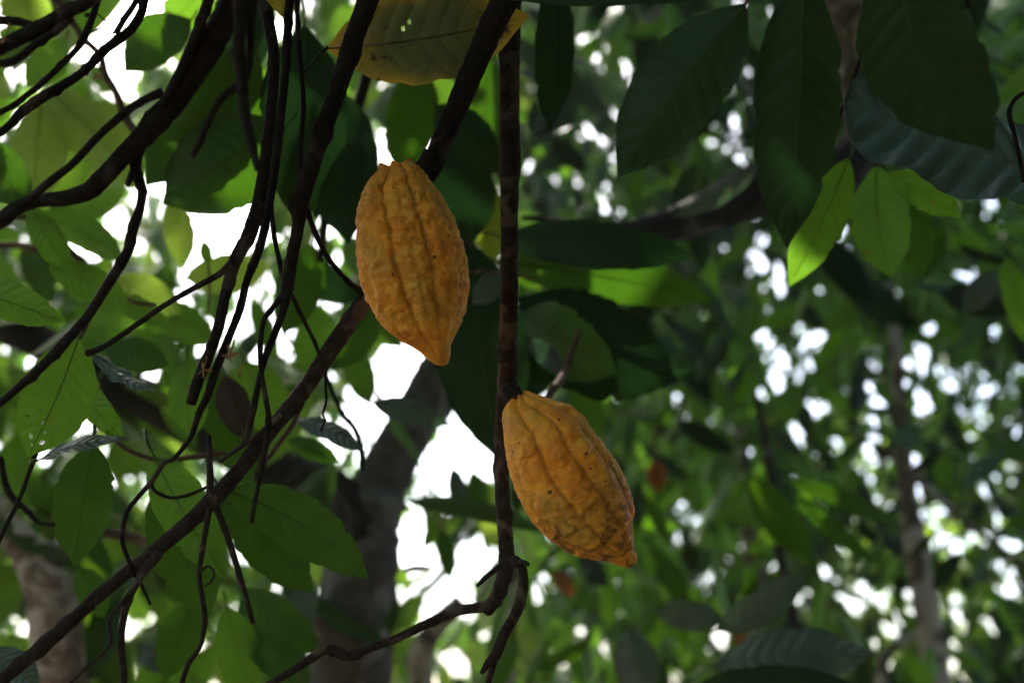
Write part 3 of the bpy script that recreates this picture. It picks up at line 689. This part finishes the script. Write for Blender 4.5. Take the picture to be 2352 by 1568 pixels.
# ------------------------------------------------------------------ ripe pods
def pod(label, poly, a, b, d, furrows, stain, seed, stalk=None, top_dent=.012):
    a = np.array(a, float); b = np.array(b, float)
    L = np.linalg.norm(b-a); e = (b-a)/L; p = np.array([-e[1], e[0]])*-1.0
    pts = np.array(poly, float)-a
    S = pts@e; T = pts@p
    n = len(S)
    s0, s1 = S.min(), S.max()
    NS, NT = 300, 360
    ks = K*d
    prof = []
    for i in range(NS+1):
        x = i/NS; s = s0+(s1-s0)*(.5-.5*math.cos(math.pi*x))
        s = min(max(s, s0+.6), s1-.6)
        ts = []
        for k in range(n):
            sa, sb = S[k], S[(k+1) % n]
            if (sa-s)*(sb-s) <= 0 and sa != sb:
                ts.append(T[k]+(T[(k+1) % n]-T[k])*(s-sa)/(sb-sa))
        prof.append((s, min(ts), max(ts)))
    prof = np.array(prof)
    # smooth the traced outline a little
    for _ in range(6):
        prof[1:-1, 1:] = (prof[:-2, 1:]+2*prof[1:-1, 1:]+prof[2:, 1:])/4
    V, F, FU, ST = [], [], [], []
    rx, uy = RT, UP
    root = P(a[0], a[1], d)
    E = (rx*e[0]-uy*e[1]); Pp = (rx*p[0]-uy*p[1])
    for i in range(NS+1):
        s, t0, t1 = prof[i]; c = (t0+t1)/2; r = (t1-t0)/2
        x = (s-s0)/(s1-s0)
        if i == 0 or i == NS: r *= .05
        fade = min(1, x*30)*min(1, (1-x)*3.2)
        for k in range(NT):
            th = -math.pi + 2*math.pi*k/NT
            disp = 0; fu = 0; val = 0
            for (t_top, t_mid, t_bot, dep, wid) in furrows:
                tf = t_top*(1-x)**2 + 2*t_mid*x*(1-x) + t_bot*x*x
                tf = math.radians(tf) + .05*noise.noise(Vector((x*7, t_mid*.1, seed)))
                dd = abs((th-tf+math.pi) % (2*math.pi)-math.pi)/math.radians(wid)
                g = math.exp(-dd*dd)
                disp -= dep*(.62*g + .5*math.exp(-(dd*2.6)**2) + .62*math.exp(-(dd*.42)**2)); val += math.exp(-(dd*.6)**2)*min(1, dep*12)
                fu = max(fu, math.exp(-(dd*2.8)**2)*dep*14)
            rad = r*(1+disp*(.35+.65*fade))
            q = root + E*(s*ks) + Pp*((c + rad*math.sin(th))*ks) - FWD*(rad*.95*math.cos(th)*ks)
            nn = Vector(Pp*math.sin(th) - FWD*math.cos(th))
            qs = Vector((s*ks, th*r*ks*.75, seed*3.1))
            lum = noise.noise(Vector((qs.x*78, qs.y*62, qs.z)))
            lum2 = noise.noise(Vector((qs.x*190, qs.y*150, qs.z+5)))
            lum3 = noise.noise(Vector((qs.x*420, qs.y*420, qs.z+9)))
            amp = min(1, r*ks/.03)*(1-.55*max(0, x-.8)/.2)
            h = (.0032*abs(lum)*1.6*(1-.7*abs(math.sin(th))**3) + .0022*lum2*(1-.5*abs(math.sin(th))**3) + .0010*lum3)*amp*(1.1 if stain == 'A' else .6)
            lobe = max(0, 1-x/.11)*(1-min(1, val))*.010*min(1, x*60)
            V.append(q+nn*(h-.0004)-E*lobe); FU.append(min(1, fu)*(.3+.7*min(1, (1-x)*4)))
            if stain == 'A': ST.append(max(0, .35*(x-.75)))
            else: ST.append(min(1, max(0, (x-.38)*2.6) + max(0, -math.sin(th)*.0)+ (.6 if (th < -.7 and x > .5) else 0)))
    for i in range(NS):
        for k in range(NT):
            k2 = (k+1) % NT
            F.append((i*NT+k, (i+1)*NT+k, (i+1)*NT+k2, i*NT+k2))
    F.append(tuple(range(NT))); F.append(tuple(NS*NT+k for k in reversed(range(NT))))
    t = thing('cacao_pod', label, 'cacao pod', root, 'ripe cacao pods')
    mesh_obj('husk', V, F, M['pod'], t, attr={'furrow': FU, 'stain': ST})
    if stalk:
        v, f = tube_data(pxpath(stalk, d, d), 14, .15, step=.0015, nubs=.1, seed=3)
        mesh_obj('stalk', v, f, M['bark'], t)
    return t
ca = [(330, 122), (292, 150), (285, 190), (220, 240), (155, 325), (142, 380), (130, 430), (121, 520), (125, 620), (122, 700), (130, 830), (148, 950), (175, 1000), (186, 1050), (240, 1140), (300, 1225), (350, 1270), (440, 1338), (520, 1375), (560, 1402), (640, 1470), (690, 1500), (740, 1504), (772, 1490), (792, 1440), (797, 1350), (820, 1310), (850, 1250), (890, 1160), (920, 1060), (938, 970), (935, 850), (910, 700), (870, 560), (820, 450), (780, 375), (755, 335), (690, 250), (640, 190), (600, 148), (545, 125), (520, 95), (460, 100), (430, 135), (395, 112)]
ca = [(775+x/3.033, 344.5+y/3.033) for x, y in ca]
pod('ripe orange cacao pod with deep furrows hanging higher, below the stout slanting branch', ca,
    (775+470/3.033, 344.5+100/3.033), (775+730/3.033, 344.5+1503/3.033), 1.0,
    [(-24, -16, -6, .13, 8), (22, 26, 24, .075, 9), (-50, -52, -46, .022, 9), (60, 56, 60, .03, 8), (92, 90, 92, .06, 9), (-88, -86, -84, .05, 9), (128, 128, 128, .07, 9), (-124, -124, -124, .05, 9), (162, 162, 162, .05, 9), (-160, -160, -160, .07, 9), (2, 6, 8, .02, 6), (-36, -34, -28, .015, 5), (42, 40, 40, .02, 5)], 'A', 1.7,
    stalk=[(948, 408, 24), (956, 396, 28), (968, 386, 36), (984, 372, 48), (996, 355, 50)])
cb = [(262, 168), (350, 157), (500, 180), (640, 213), (740, 288), (800, 372), (860, 450), (960, 580), (1050, 722), (1110, 880), (1138, 1020), (1118, 1100), (1120, 1200), (1128, 1330), (1153, 1390), (1135, 1440), (1070, 1476), (1010, 1465), (900, 1420), (780, 1410), (660, 1385), (560, 1330), (450, 1260), (370, 1170), (285, 1075), (215, 930), (180, 840), (140, 700), (113, 500), (125, 350), (150, 300), (205, 238), (246, 236), (250, 190)]
cb = [(1119.7+x/3.33, 861.3+y/3.33) for x, y in cb]
pod('ripe orange cacao pod with dark speckles hanging lower, against the upright branch', cb,
    (1119.7+225/3.33, 861.3+200/3.33), (1119.7+1115/3.33, 861.3+1450/3.33), 1.0,
    [(-10, -18, -4, .075, 7), (24, 22, 30, .05, 8), (-52, -58, -44, .03, 8), (54, 58, 60, .045, 8), (92, 90, 92, .05, 9), (-92, -92, -84, .05, 9), (128, 128, 128, .05, 9), (-126, -126, -124, .05, 9), (162, 162, 162, .05, 9), (-160, -160, -160, .05, 9)], 'B', 4.3,
    stalk=[(1168, 880, 40), (1174, 898, 44), (1184, 914, 36), (1197, 926, 26), (1212, 940, 22)])
def far_pod(label, x, y, d, l, wd, ang):
    h = []
    for k in range(28):
        a_ = 2*math.pi*k/28; h.append((x + wd/2*math.cos(a_)*math.cos(ang) - l/2*math.sin(a_)*math.sin(ang)*(-1), y + l/2*math.sin(a_)*math.cos(ang) + wd/2*math.cos(a_)*math.sin(ang)))
    c = [(x - l/2*math.sin(ang)*-1*-1, y - l/2*math.cos(ang)), (x + l/2*math.sin(ang), y + l/2*math.cos(ang))]
    t = thing('cacao_pod', label, 'cacao pod', P(x, y, d), 'far cacao pods')
    V, F = [], []
    A = RT*math.sin(ang) - UP*math.cos(ang); Bv = A.cross(FWD)
    for i in range(25):
        s = i/24; r = math.sin(math.pi*min(1, s*.97+.03)**.85)*wd/2*K*d + .0005
        for k in range(30):
            th = 2*math.pi*k/30; rq = r*(1+.06*math.cos(5*th)+.03*math.cos(10*th))
            V.append(P(x, y, d) + A*((s-.5)*l*K*d) + Bv*(rq*math.cos(th)) + FWD*(rq*math.sin(th)))
    for i in range(24):
        for k in range(30): F.append((i*30+k, i*30+(k+1) % 30, (i+1)*30+(k+1) % 30, (i+1)*30+k))
    mesh_obj('husk', V, F, M['rustpod'], t)
    s0 = P(x, y, d) - A*(l/2*K*d)
    v, f = tube_data([(s0.x, s0.y, s0.z, .004), (s0.x, s0.y, s0.z+.03, .004), (s0.x+.01, s0.y, s0.z+.08, .005)], 8)
    mesh_obj('stalk', v, f, M['bark2'], t)
M['rustpod'] = bark_mat('reddish_pod_skin', (.26, .07, .02), (.34, .11, .02), (.30, .13, .03), .5, 20, .4)
far_pod('small blurred red orange cacao pod far behind, right of the lower ripe pod', 1508, 1096, 2.6, 76, 44, .1)

# ------------------------------------------------------------------ single leaves
L = leaf_thing
G = 'large leaves near the camera'
L('yellowing spotted leaf lying across the top behind the stout slanting branch', (752, 112, 1.05), (1218, 36, 1.04), 206, 'yellow', bend=.03, roll=5, fold=.06, side=.03, holes=[(-.35, .42, .05, .012), (-.3, .385, .035, .008)], petiole=[(735, 125, 1.03), (715, 150, 1.0), (697, 175, .98)], name='cacao_leaf', ripple=.02)
L('small yellow leaf tip hanging from the top edge between the parallel branches', (655, -95, 1.0), (648, 40, 1.0), 100, 'yellowbright', bend=.1, roll=15, side=.05)
L('yellow leaf edge peeking in at the top beside the yellowing spotted leaf', (700, -40, 1.1), (880, -2, 1.1), 40, 'yellowbright', roll=20)
L('broad dark leaf slanting down left from the top edge, left of the long upright leaf', (1714, 10, .80), (1418, 408, .84), 205, 'dark', bend=.05, roll=-12, fold=.25, side=.02, petiole=[(1722, -5, .8), (1740, -50, .8)])
L('long broad dark leaf hanging straight down from the top edge at right', (1846, -75, .80), (1806, 572, .84), 196, 'dark', bend=.04, roll=8, fold=.2, side=-.01)
L('large dark leaf with fine veins hanging in the top right corner', (2062, -150, .76), (2282, 346, .80), 262, 'dark', bend=.04, roll=-8, fold=.12, side=.10, seed=5)
L('glossy silvery ribbed leaf with curled tip behind the corner leaf', (2480, 440, .98), (1936, 232, .96), 330, 'silver', bend=.0, roll=0, fold=.05, ripple=.10, curl=-.0, side=.02, ripn=10, blunt=.24, nrm=(-.45, -.85, .30))
L('bright translucent leaf hanging below the long dark leaf at right', (1952, 362, 1.3), (1812, 660, 1.28), 108, 'bright', bend=.05, roll=15)
L('short bright leaf hanging just right of the bright translucent leaf', (2012, 380, 1.34), (2048, 640, 1.32), 134, 'bright', bend=.03, roll=-20, side=.04)
L('bright pointed leaf tip below the silvery ribbed leaf', (2040, 395, 1.3), (2208, 498, 1.3), 74, 'bright', bend=.06)
L('dark green leaf pointing down behind the short bright leaf', (2060, 400, 1.5), (2120, 640, 1.5), 100, 'mid', bend=.05, roll=20)
L('upper of the dark drooping leaves right of the upright branch', (1150, 545, 1.55), (1600, 588, 1.5), 110, 'dark', bend=.09, roll=28, side=.04)
L('middle dark leaf of the drooping bunch right of the upright branch', (1140, 600, 1.75), (1648, 692, 1.7), 118, 'mid', bend=.09, roll=-15, side=-.04)
L('lowest and broadest dark leaf of the drooping bunch', (1180, 690, 1.65), (1560, 880, 1.6), 230, 'dark', bend=.06, roll=20, side=.05)
L('shadowed leaf low in the drooping bunch above the lower ripe pod', (1200, 720, 1.6), (1420, 860, 1.5), 150, 'mid', bend=.1, roll=-20)
L('tall dark teal leaf hanging behind the upright branch between both pods', (1085, 560, 1.55), (1150, 1062, 1.5), 215, 'dark', bend=.03, roll=10, side=.03)
L('dark leaf directly behind the upright branch above the lower pod', (1200, 690, 1.7), (1225, 930, 1.7), 130, 'dark', bend=.05)
L('silvery leaf scrap showing between the upper pod and the upright branch', (1160, 620, 1.45), (1085, 700, 1.45), 60, 'grey', roll=10)
L('silvery ribbed leaf right of the upright branch above the lower pod', (1215, 780, 1.5), (1300, 860, 1.5), 50, 'grey', roll=20, ripple=.12)
L('dark green leaf hanging behind the upper left limb', (590, 105, 1.3), (335, 425, 1.3), 200, 'mid', bend=.05, roll=25, side=-.03)
L('broad olive leaf with ragged lower edge above the white sky gap', (655, 290, 1.3), (375, 470, 1.28), 215, 'mid', bend=.04, roll=-10, side=.02)
L('dark shaded leaf between the two parallel branches and the knobbly branch', (700, 60, 1.35), (690, 520, 1.35), 200, 'dark', bend=.05, roll=10)
L('dark leaf left of the parallel branches at the top', (590, -60, 1.4), (500, 240, 1.4), 150, 'dark', bend=.05, roll=-20)
L('dark leaf tucked behind the knobbly branch beside the upper pod', (770, 200, 1.5), (800, 560, 1.5), 170, 'dark', bend=.05, roll=-15)
L('dark leaf left of the upper pod over the bokeh', (830, 330, 1.45), (720, 500, 1.45), 110, 'dark', bend=.08)
L('green leaf behind the stout slanting branch above the upper pod', (975, 155, 1.6), (915, 400, 1.6), 120, 'mid', bend=.06, roll=15)
L('dark drooping leaf right of the stout slanting branch', (1000, 240, 1.5), (1150, 400, 1.5), 110, 'dark', bend=.1, roll=10)
L('dark leaf behind the right shoulder of the upper pod', (1040, 330, 1.6), (1085, 560, 1.6), 150, 'dark', bend=.05)
L('upright yellow green leaf glowing beside the upper pod', (1105, 400, 1.9), (1130, 620, 1.9), 88, 'olive', roll=10)
L('bright green leaf behind the gap between both upper branches', (1120, 130, 2.0), (1100, 420, 2.0), 150, 'mid', roll=10)
L('dark narrow leaf hanging at the top right of the upright branch', (1278, -60, 1.35), (1262, 310, 1.35), 92, 'dark', bend=.04, roll=25)
L('thin dark leaf lying along the top edge at centre right', (1180, 0, .95), (1760, -22, .95), 60, 'dark', bend=.03, roll=35)
L('leaf carrying the dark shadow of another, against the sky at upper left', (440, 45, 1.5), (285, 165, 1.5), 110, 'mid', roll=10, side=.08)
L('pale green leaf against the sky at the very top left', (480, -40, 1.6), (380, 60, 1.6), 110, 'bright', roll=20)
L('pale translucent pointed leaf hanging below the slim branch at far left', (95, 235, 1.5), (78, 485, 1.45), 122, 'pale', bend=.05, roll=-12)
L('pale translucent leaf sweeping right under the upper left branches', (105, 200, 1.55), (335, 440, 1.5), 120, 'pale', bend=.08, roll=10)
L('pale leaf glowing above the thick black limb', (210, 230, 1.7), (300, 380, 1.7), 110, 'pale', roll=-15)
L('bright leaf in the upper left corner behind the branches', (40, -30, 1.6), (90, 90, 1.6), 110, 'pale', roll=10)
L('half lit leaf under the crossing corner branches', (150, 90, 1.6), (60, 200, 1.6), 80, 'bright', roll=20)
L('shaded green leaf at the left edge above the black limb', (-60, 320, 1.2), (68, 480, 1.2), 110, 'mid', bend=.06)
L('long yellow green leaf below the black limb at the left', (65, 470, 1.3), (160, 640, 1.3), 70, 'bright', roll=10, bend=.06)
L('pale arching leaf with a lit edge under the black limb', (80, 490, 1.4), (290, 600, 1.4), 76, 'bright', roll=-30, bend=-.1)
L('pointed green leaf with rust spots at the left edge', (-110, 640, .96), (152, 740, .96), 92, 'bright', bend=.05, roll=-15, fold=.25, petiole=None)
L('yellow green leaf above the rust spotted leaf', (110, 610, 1.25), (300, 700, 1.3), 80, 'bright', roll=20, bend=.1)
L('hole riddled green leaf hanging at the left below the dark branch', (180, 778, 1.0), (62, 1050, .97), 158, 'bright', bend=.04, roll=5, side=-.02, fold=.15,
  holes=[(.05, .72, .09, .02), (-.2, .78, .07, .014), (.35, .84, .1, .02), (-.3, .86, .12, .02), (.1, .9, .12, .016), (.6, .7, .06, .012), (-.5, .74, .06, .012), (.25, .64, .05, .01)], petiole=[(188, 770, 1.0), (200, 745, .99)], seed=4)
L('yellowish half curled leaf right of the hole riddled leaf', (178, 868, 1.15), (285, 1010, 1.15), 62, 'bright', roll=-25, bend=.12)
L('green hanging leaf with a darker patch below the hole riddled leaf', (215, 1015, 1.1), (172, 1300, 1.08), 130, 'mid', bend=.04, roll=10, side=.02)
L('silvery leaf seen edge on beside the hole riddled leaf', (85, 1058, 1.02), (296, 1008, 1.0), 30, 'silver', roll=55, bend=.08, ripple=.1)
L('frosty edge on leaf tip pointing right at the left centre', (218, 818, 1.1), (352, 898, 1.08), 34, 'silver', roll=55, bend=-.05, ripple=.16)
L('olive leaf with yellow blotches crossed by the long smooth branch', (345, 1030, 1.15), (520, 1330, 1.15), 120, 'bright', roll=-20, bend=.06)
L('dark green leaf drooping under the long smooth branch', (365, 1100, 1.2), (480, 1420, 1.2), 150, 'mid', roll=15, bend=.05)
L('long pointed green leaf with yellow blotches stretching to the dark trunk', (512, 1122, 1.1), (850, 1330, 1.1), 128, 'mid', bend=-.05, roll=-15, side=-.05, fold=.2)
L('green leaf under the long pointed leaf', (520, 1150, 1.25), (720, 1360, 1.25), 120, 'mid', bend=.05, roll=20)
L('dark brown leaf with broad base hanging among twigs at left of centre', (516, 862, 1.25), (568, 1012, 1.25), 76, 'dead', roll=5, side=.03)
L('bright leaf hanging left of the dark brown leaf', (430, 820, 1.35), (440, 1010, 1.35), 90, 'bright', roll=-20)
L('bright leaf behind the twigs right of the dark brown leaf', (560, 830, 1.5), (640, 1000, 1.5), 120, 'bright', roll=15)
L('green leaf drooping from the twigs in the left centre', (480, 900, 1.4), (580, 1110, 1.4), 100, 'mid', roll=15)
L('pale green leaf pointing right below the hanging twigs', (260, 640, 1.6), (420, 720, 1.6), 90, 'pale', roll=10)
L('green leaf spanning behind the slanting side twig', (180, 700, 1.5), (400, 760, 1.5), 100, 'bright', roll=20, bend=.1)
L('shadowed leaf beneath the slanting side twig', (240, 800, 1.4), (390, 840, 1.4), 80, 'mid', roll=25)
L('tiny upright leaf silhouetted in the white sky gap', (479, 608, 1.5), (468, 552, 1.5), 28, 'bright', roll=10, petiole=[(482, 650, 1.5), (478, 720, 1.5)])
L('grey green leaf in front of the dark forked trunk', (855, 925, 1.7), (1035, 975, 1.7), 60, 'grey', roll=10)
L('pale silvery leaf left of the dark forked trunk', (672, 962, 1.35), (840, 1040, 1.35), 46, 'silver', roll=40, bend=.1, ripple=.1)
L('level dark leaf crossing the white gap right of the forked trunk', (930, 1150, 2.0), (1260, 1225, 2.0), 46, 'mid', roll=30, bend=.1)
L('hanging grey green leaf in the white gap left of the upright branch', (1040, 1070, 2.4), (1060, 1190, 2.4), 44, 'grey', roll=10, petiole=[(1030, 1020, 2.4), (1050, 940, 2.45), (1100, 860, 2.5)])
L('second hanging leaf in the white gap beside the upright branch', (1085, 1080, 2.5), (1110, 1190, 2.5), 50, 'mid', roll=10, petiole=[(1080, 1040, 2.5), (1100, 960, 2.5), (1140, 880, 2.5)])
L('small curved leaf in the lower white gap', (1010, 1215, 2.0), (1035, 1330, 2.0), 40, 'mid', roll=20, petiole=[(1010, 1200, 2.0), (1030, 1175, 2.0)])
L('tiny leaf tip at the left of the lower white gap', (920, 1310, 2.0), (990, 1302, 2.0), 16, 'mid', roll=10, petiole=[(890, 1325, 2.0), (860, 1340, 2.05)])
L('drooping leaf pair member under the level dark leaf', (1000, 1190, 2.0), (975, 1260, 2.0), 26, 'bright', roll=10)
L('dark leaf hanging behind the node of the knobbly branch', (720, 560, 1.7), (650, 770, 1.7), 110, 'mid', roll=15)
L('shadowed leaf between the knobbly branch and the upper pod', (640, 600, 1.8), (830, 690, 1.8), 90, 'dark', roll=10)
L('dim green leaf below the upper pod on its left', (860, 700, 1.8), (760, 850, 1.8), 100, 'mid', roll=20)
L('green leaf hanging below the small white openings left of the upper pod', (740, 700, 1.9), (700, 860, 1.9), 90, 'bright', roll=20)
L('pale leaf left of the white gap above the forked trunk', (800, 790, 2.0), (850, 930, 2.0), 70, 'bright', roll=20)
L('pale leaf slanting into the white gap under the upper pod', (800, 690, 2.1), (925, 800, 2.0), 84, 'bright', roll=20)
L('pale yellow green leaf under the large white gap at upper left', (620, 610, 1.9), (420, 640, 1.9), 92, 'pale', roll=20)
L('pale leaf bordering the large white gap on its left', (395, 450, 1.9), (420, 620, 1.9), 70, 'pale', roll=20)
L('blurred green leaf under the slanting side twig near the parallel branches', (330, 700, 1.9), (500, 790, 1.9), 90, 'bright', roll=20)
L('long green frond leaf arching behind beside the leaning trunk', (1800, 1100, 2.6), (2060, 1200, 2.6), 44, 'mid', bend=.12, roll=10)
L('second green frond leaf below the arching one', (1820, 1130, 2.6), (2010, 1290, 2.6), 44, 'mid', bend=.12, roll=-10)
L('green leaf below the silvery leaf by the forked trunk', (660, 1010, 1.5), (780, 1060, 1.5), 50, 'mid', roll=10)
L('upper leaf of the green fan at bottom left of the trunk', (560, 1350, 1.4), (740, 1500, 1.4), 90, 'mid', roll=-15)
L('middle leaf of the green fan at bottom left of the trunk', (555, 1370, 1.45), (680, 1580, 1.4), 110, 'mid', roll=10)
L('steep leaf of the green fan at the bottom edge', (520, 1390, 1.4), (570, 1620, 1.4), 100, 'bright', roll=15)
L('deep green leaf hanging at the bottom between two twigs', (440, 1370, 1.5), (380, 1560, 1.5), 100, 'mid', roll=15)
L('crinkled silvery leaf at the bottom left of the trunk', (700, 1300, 1.8), (690, 1480, 1.8), 60, 'grey', roll=10, ripple=.2)
L('crinkled silvery leaf at the bottom between the twigs', (320, 1480, 1.7), (390, 1540, 1.7), 60, 'silver', roll=10, ripple=.2)
L('leaf in the bottom left corner under the long smooth branch', (-30, 1490, 1.2), (90, 1590, 1.2), 90, 'grey', roll=15)
L('small green leaf beside the mottled trunk at bottom left', (180, 1300, 1.5), (240, 1420, 1.5), 70, 'mid', roll=10)
L('blue grey leaf arching up right at the bottom right', (1648, 1448, 1.9), (1850, 1318, 1.9), 84, 'grey', roll=-20, bend=.12)
L('blue grey leaf beside the arching leaf at the bottom', (1660, 1420, 1.95), (1500, 1400, 1.95), 70, 'grey', roll=20, bend=.1)
L('wide blue grey leaf filling the bottom edge at right', (1640, 1530, 1.7), (2010, 1500, 1.7), 120, 'grey', roll=20, bend=.1, ripple=.08)
L('dark blue green leaf cut by the bottom edge', (1560, 1600, 1.6), (1980, 1580, 1.6), 110, 'dark', roll=10, bend=.08)
L('round pale grey leaf at the bottom right of centre', (1440, 1445, 2.0), (1485, 1610, 2.0), 104, 'silver', roll=10, ripple=.06)
L('glowing green leaf hanging at the right edge', (2310, 590, 1.7), (2362, 800, 1.7), 60, 'bright', roll=15)
L('bright leaf tip under the right edge stem', (2300, 420, 1.6), (2400, 480, 1.6), 50, 'bright', roll=15)
L('silvery blurred leaf at the right between bokeh spots', (2290, 620, 2.4), (2210, 720, 2.4), 60, 'silver', roll=10, ripple=.1)
L('grey edged leaf above the dark limb right of centre', (1745, 385, 2.0), (1545, 500, 2.0), 40, 'grey', roll=45)
L('rusty leaf scrap low right of the lower pod', (1270, 1310, 2.6), (1320, 1370, 2.6), 38, 'rust', roll=10)
L('orange dead leaf by the thin dark trunk', (1798, 1230, 3.6), (1805, 1350, 3.6), 30, 'rust', roll=10)
L('orange leaf scrap at the foot of the pale trunk', (1690, 1440, 3.0), (1715, 1500, 3.0), 34, 'rust', roll=10)

# dry flowers on the branches
def flower(label, x, y, d, s, seed):
    r = random.Random(seed); c = P(x, y, d); V, F = [], []
    t = thing('dry_flower', label, 'flower', c, 'dry cacao flowers')
    for k in range(7):
        a = Vector((r.gauss(0, 1), r.gauss(0, 1), r.gauss(0, 1))).normalized()
        n = a.orthogonal().normalized(); s_ = a.cross(n)
        l = s*r.uniform(.6, 1.1)
        i0 = len(V)
        for (v, wv, bb) in ((0, .05, 0), (.3, .16, .03), (.6, .18, .08), (.85, .1, .14), (1, .01, .2)):
            V += [c+a*l*v+s_*l*wv-n*l*bb, c+a*l*v-n*(l*bb+.03*l), c+a*l*v-s_*l*wv-n*l*bb]
        for i in range(4):
            F += [(i0+i*3, i0+i*3+1, i0+i*3+4, i0+i*3+3), (i0+i*3+1, i0+i*3+2, i0+i*3+5, i0+i*3+4)]
    mesh_obj('petals', V, F, M['flower'], t)
    q = c + UP*s*1.4 + RT*s*.4
    v, f = tube_data([(c.x, c.y, c.z, .0005), ((c.x+q.x)/2, c.y, (c.z+q.z)/2+.001, .0005), (q.x, q.y, q.z, .0006)], 5)
    mesh_obj('stalk', v, f, M['flower'], t)
flower('dry tan flower on the corner branch at the far left', 12, 88, .84, .008, 1)
flower('dry tan flower cluster between the parallel branches', 528, 815, .95, .009, 2)
flower('dry tan flower left of the parallel branches', 466, 850, .94, .008, 3)
flower('dry flower dangling right of the parallel branches', 550, 858, .95, .006, 4)
flower('small brown flower bud hanging under the budded branch in the sky gap', 225, 180, .92, .006, 5)

# ------------------------------------------------------------------ haze added for a faint veil of backlight
def haze():
    x0, x1, y0, y1, z0, z1 = -30, 30, -10, 45, -1.5, 24
    V = [(x, y, z) for x in (x0, x1) for y in (y0, y1) for z in (z0, z1)]
    F = [(0, 1, 3, 2), (4, 6, 7, 5), (0, 4, 5, 1), (2, 3, 7, 6), (0, 2, 6, 4), (1, 5, 7, 3)]
    m, t, N = newmat('veil_haze')
    v = N('ShaderNodeVolumePrincipled'); v.inputs['Color'].default_value = (.93, .97, .96, 1); v.inputs['Density'].default_value = HAZE
    v.inputs['Anisotropy'].default_value = .88
    out = N('ShaderNodeOutputMaterial'); lk(t, v.outputs[0], out.inputs['Volume'])
    o = mesh_obj('haze', V, F, m, smooth=False); o['kind'] = 'stuff'; o['label'] = 'thin haze added for a faint backlight veil'
HAZE = .005
haze()
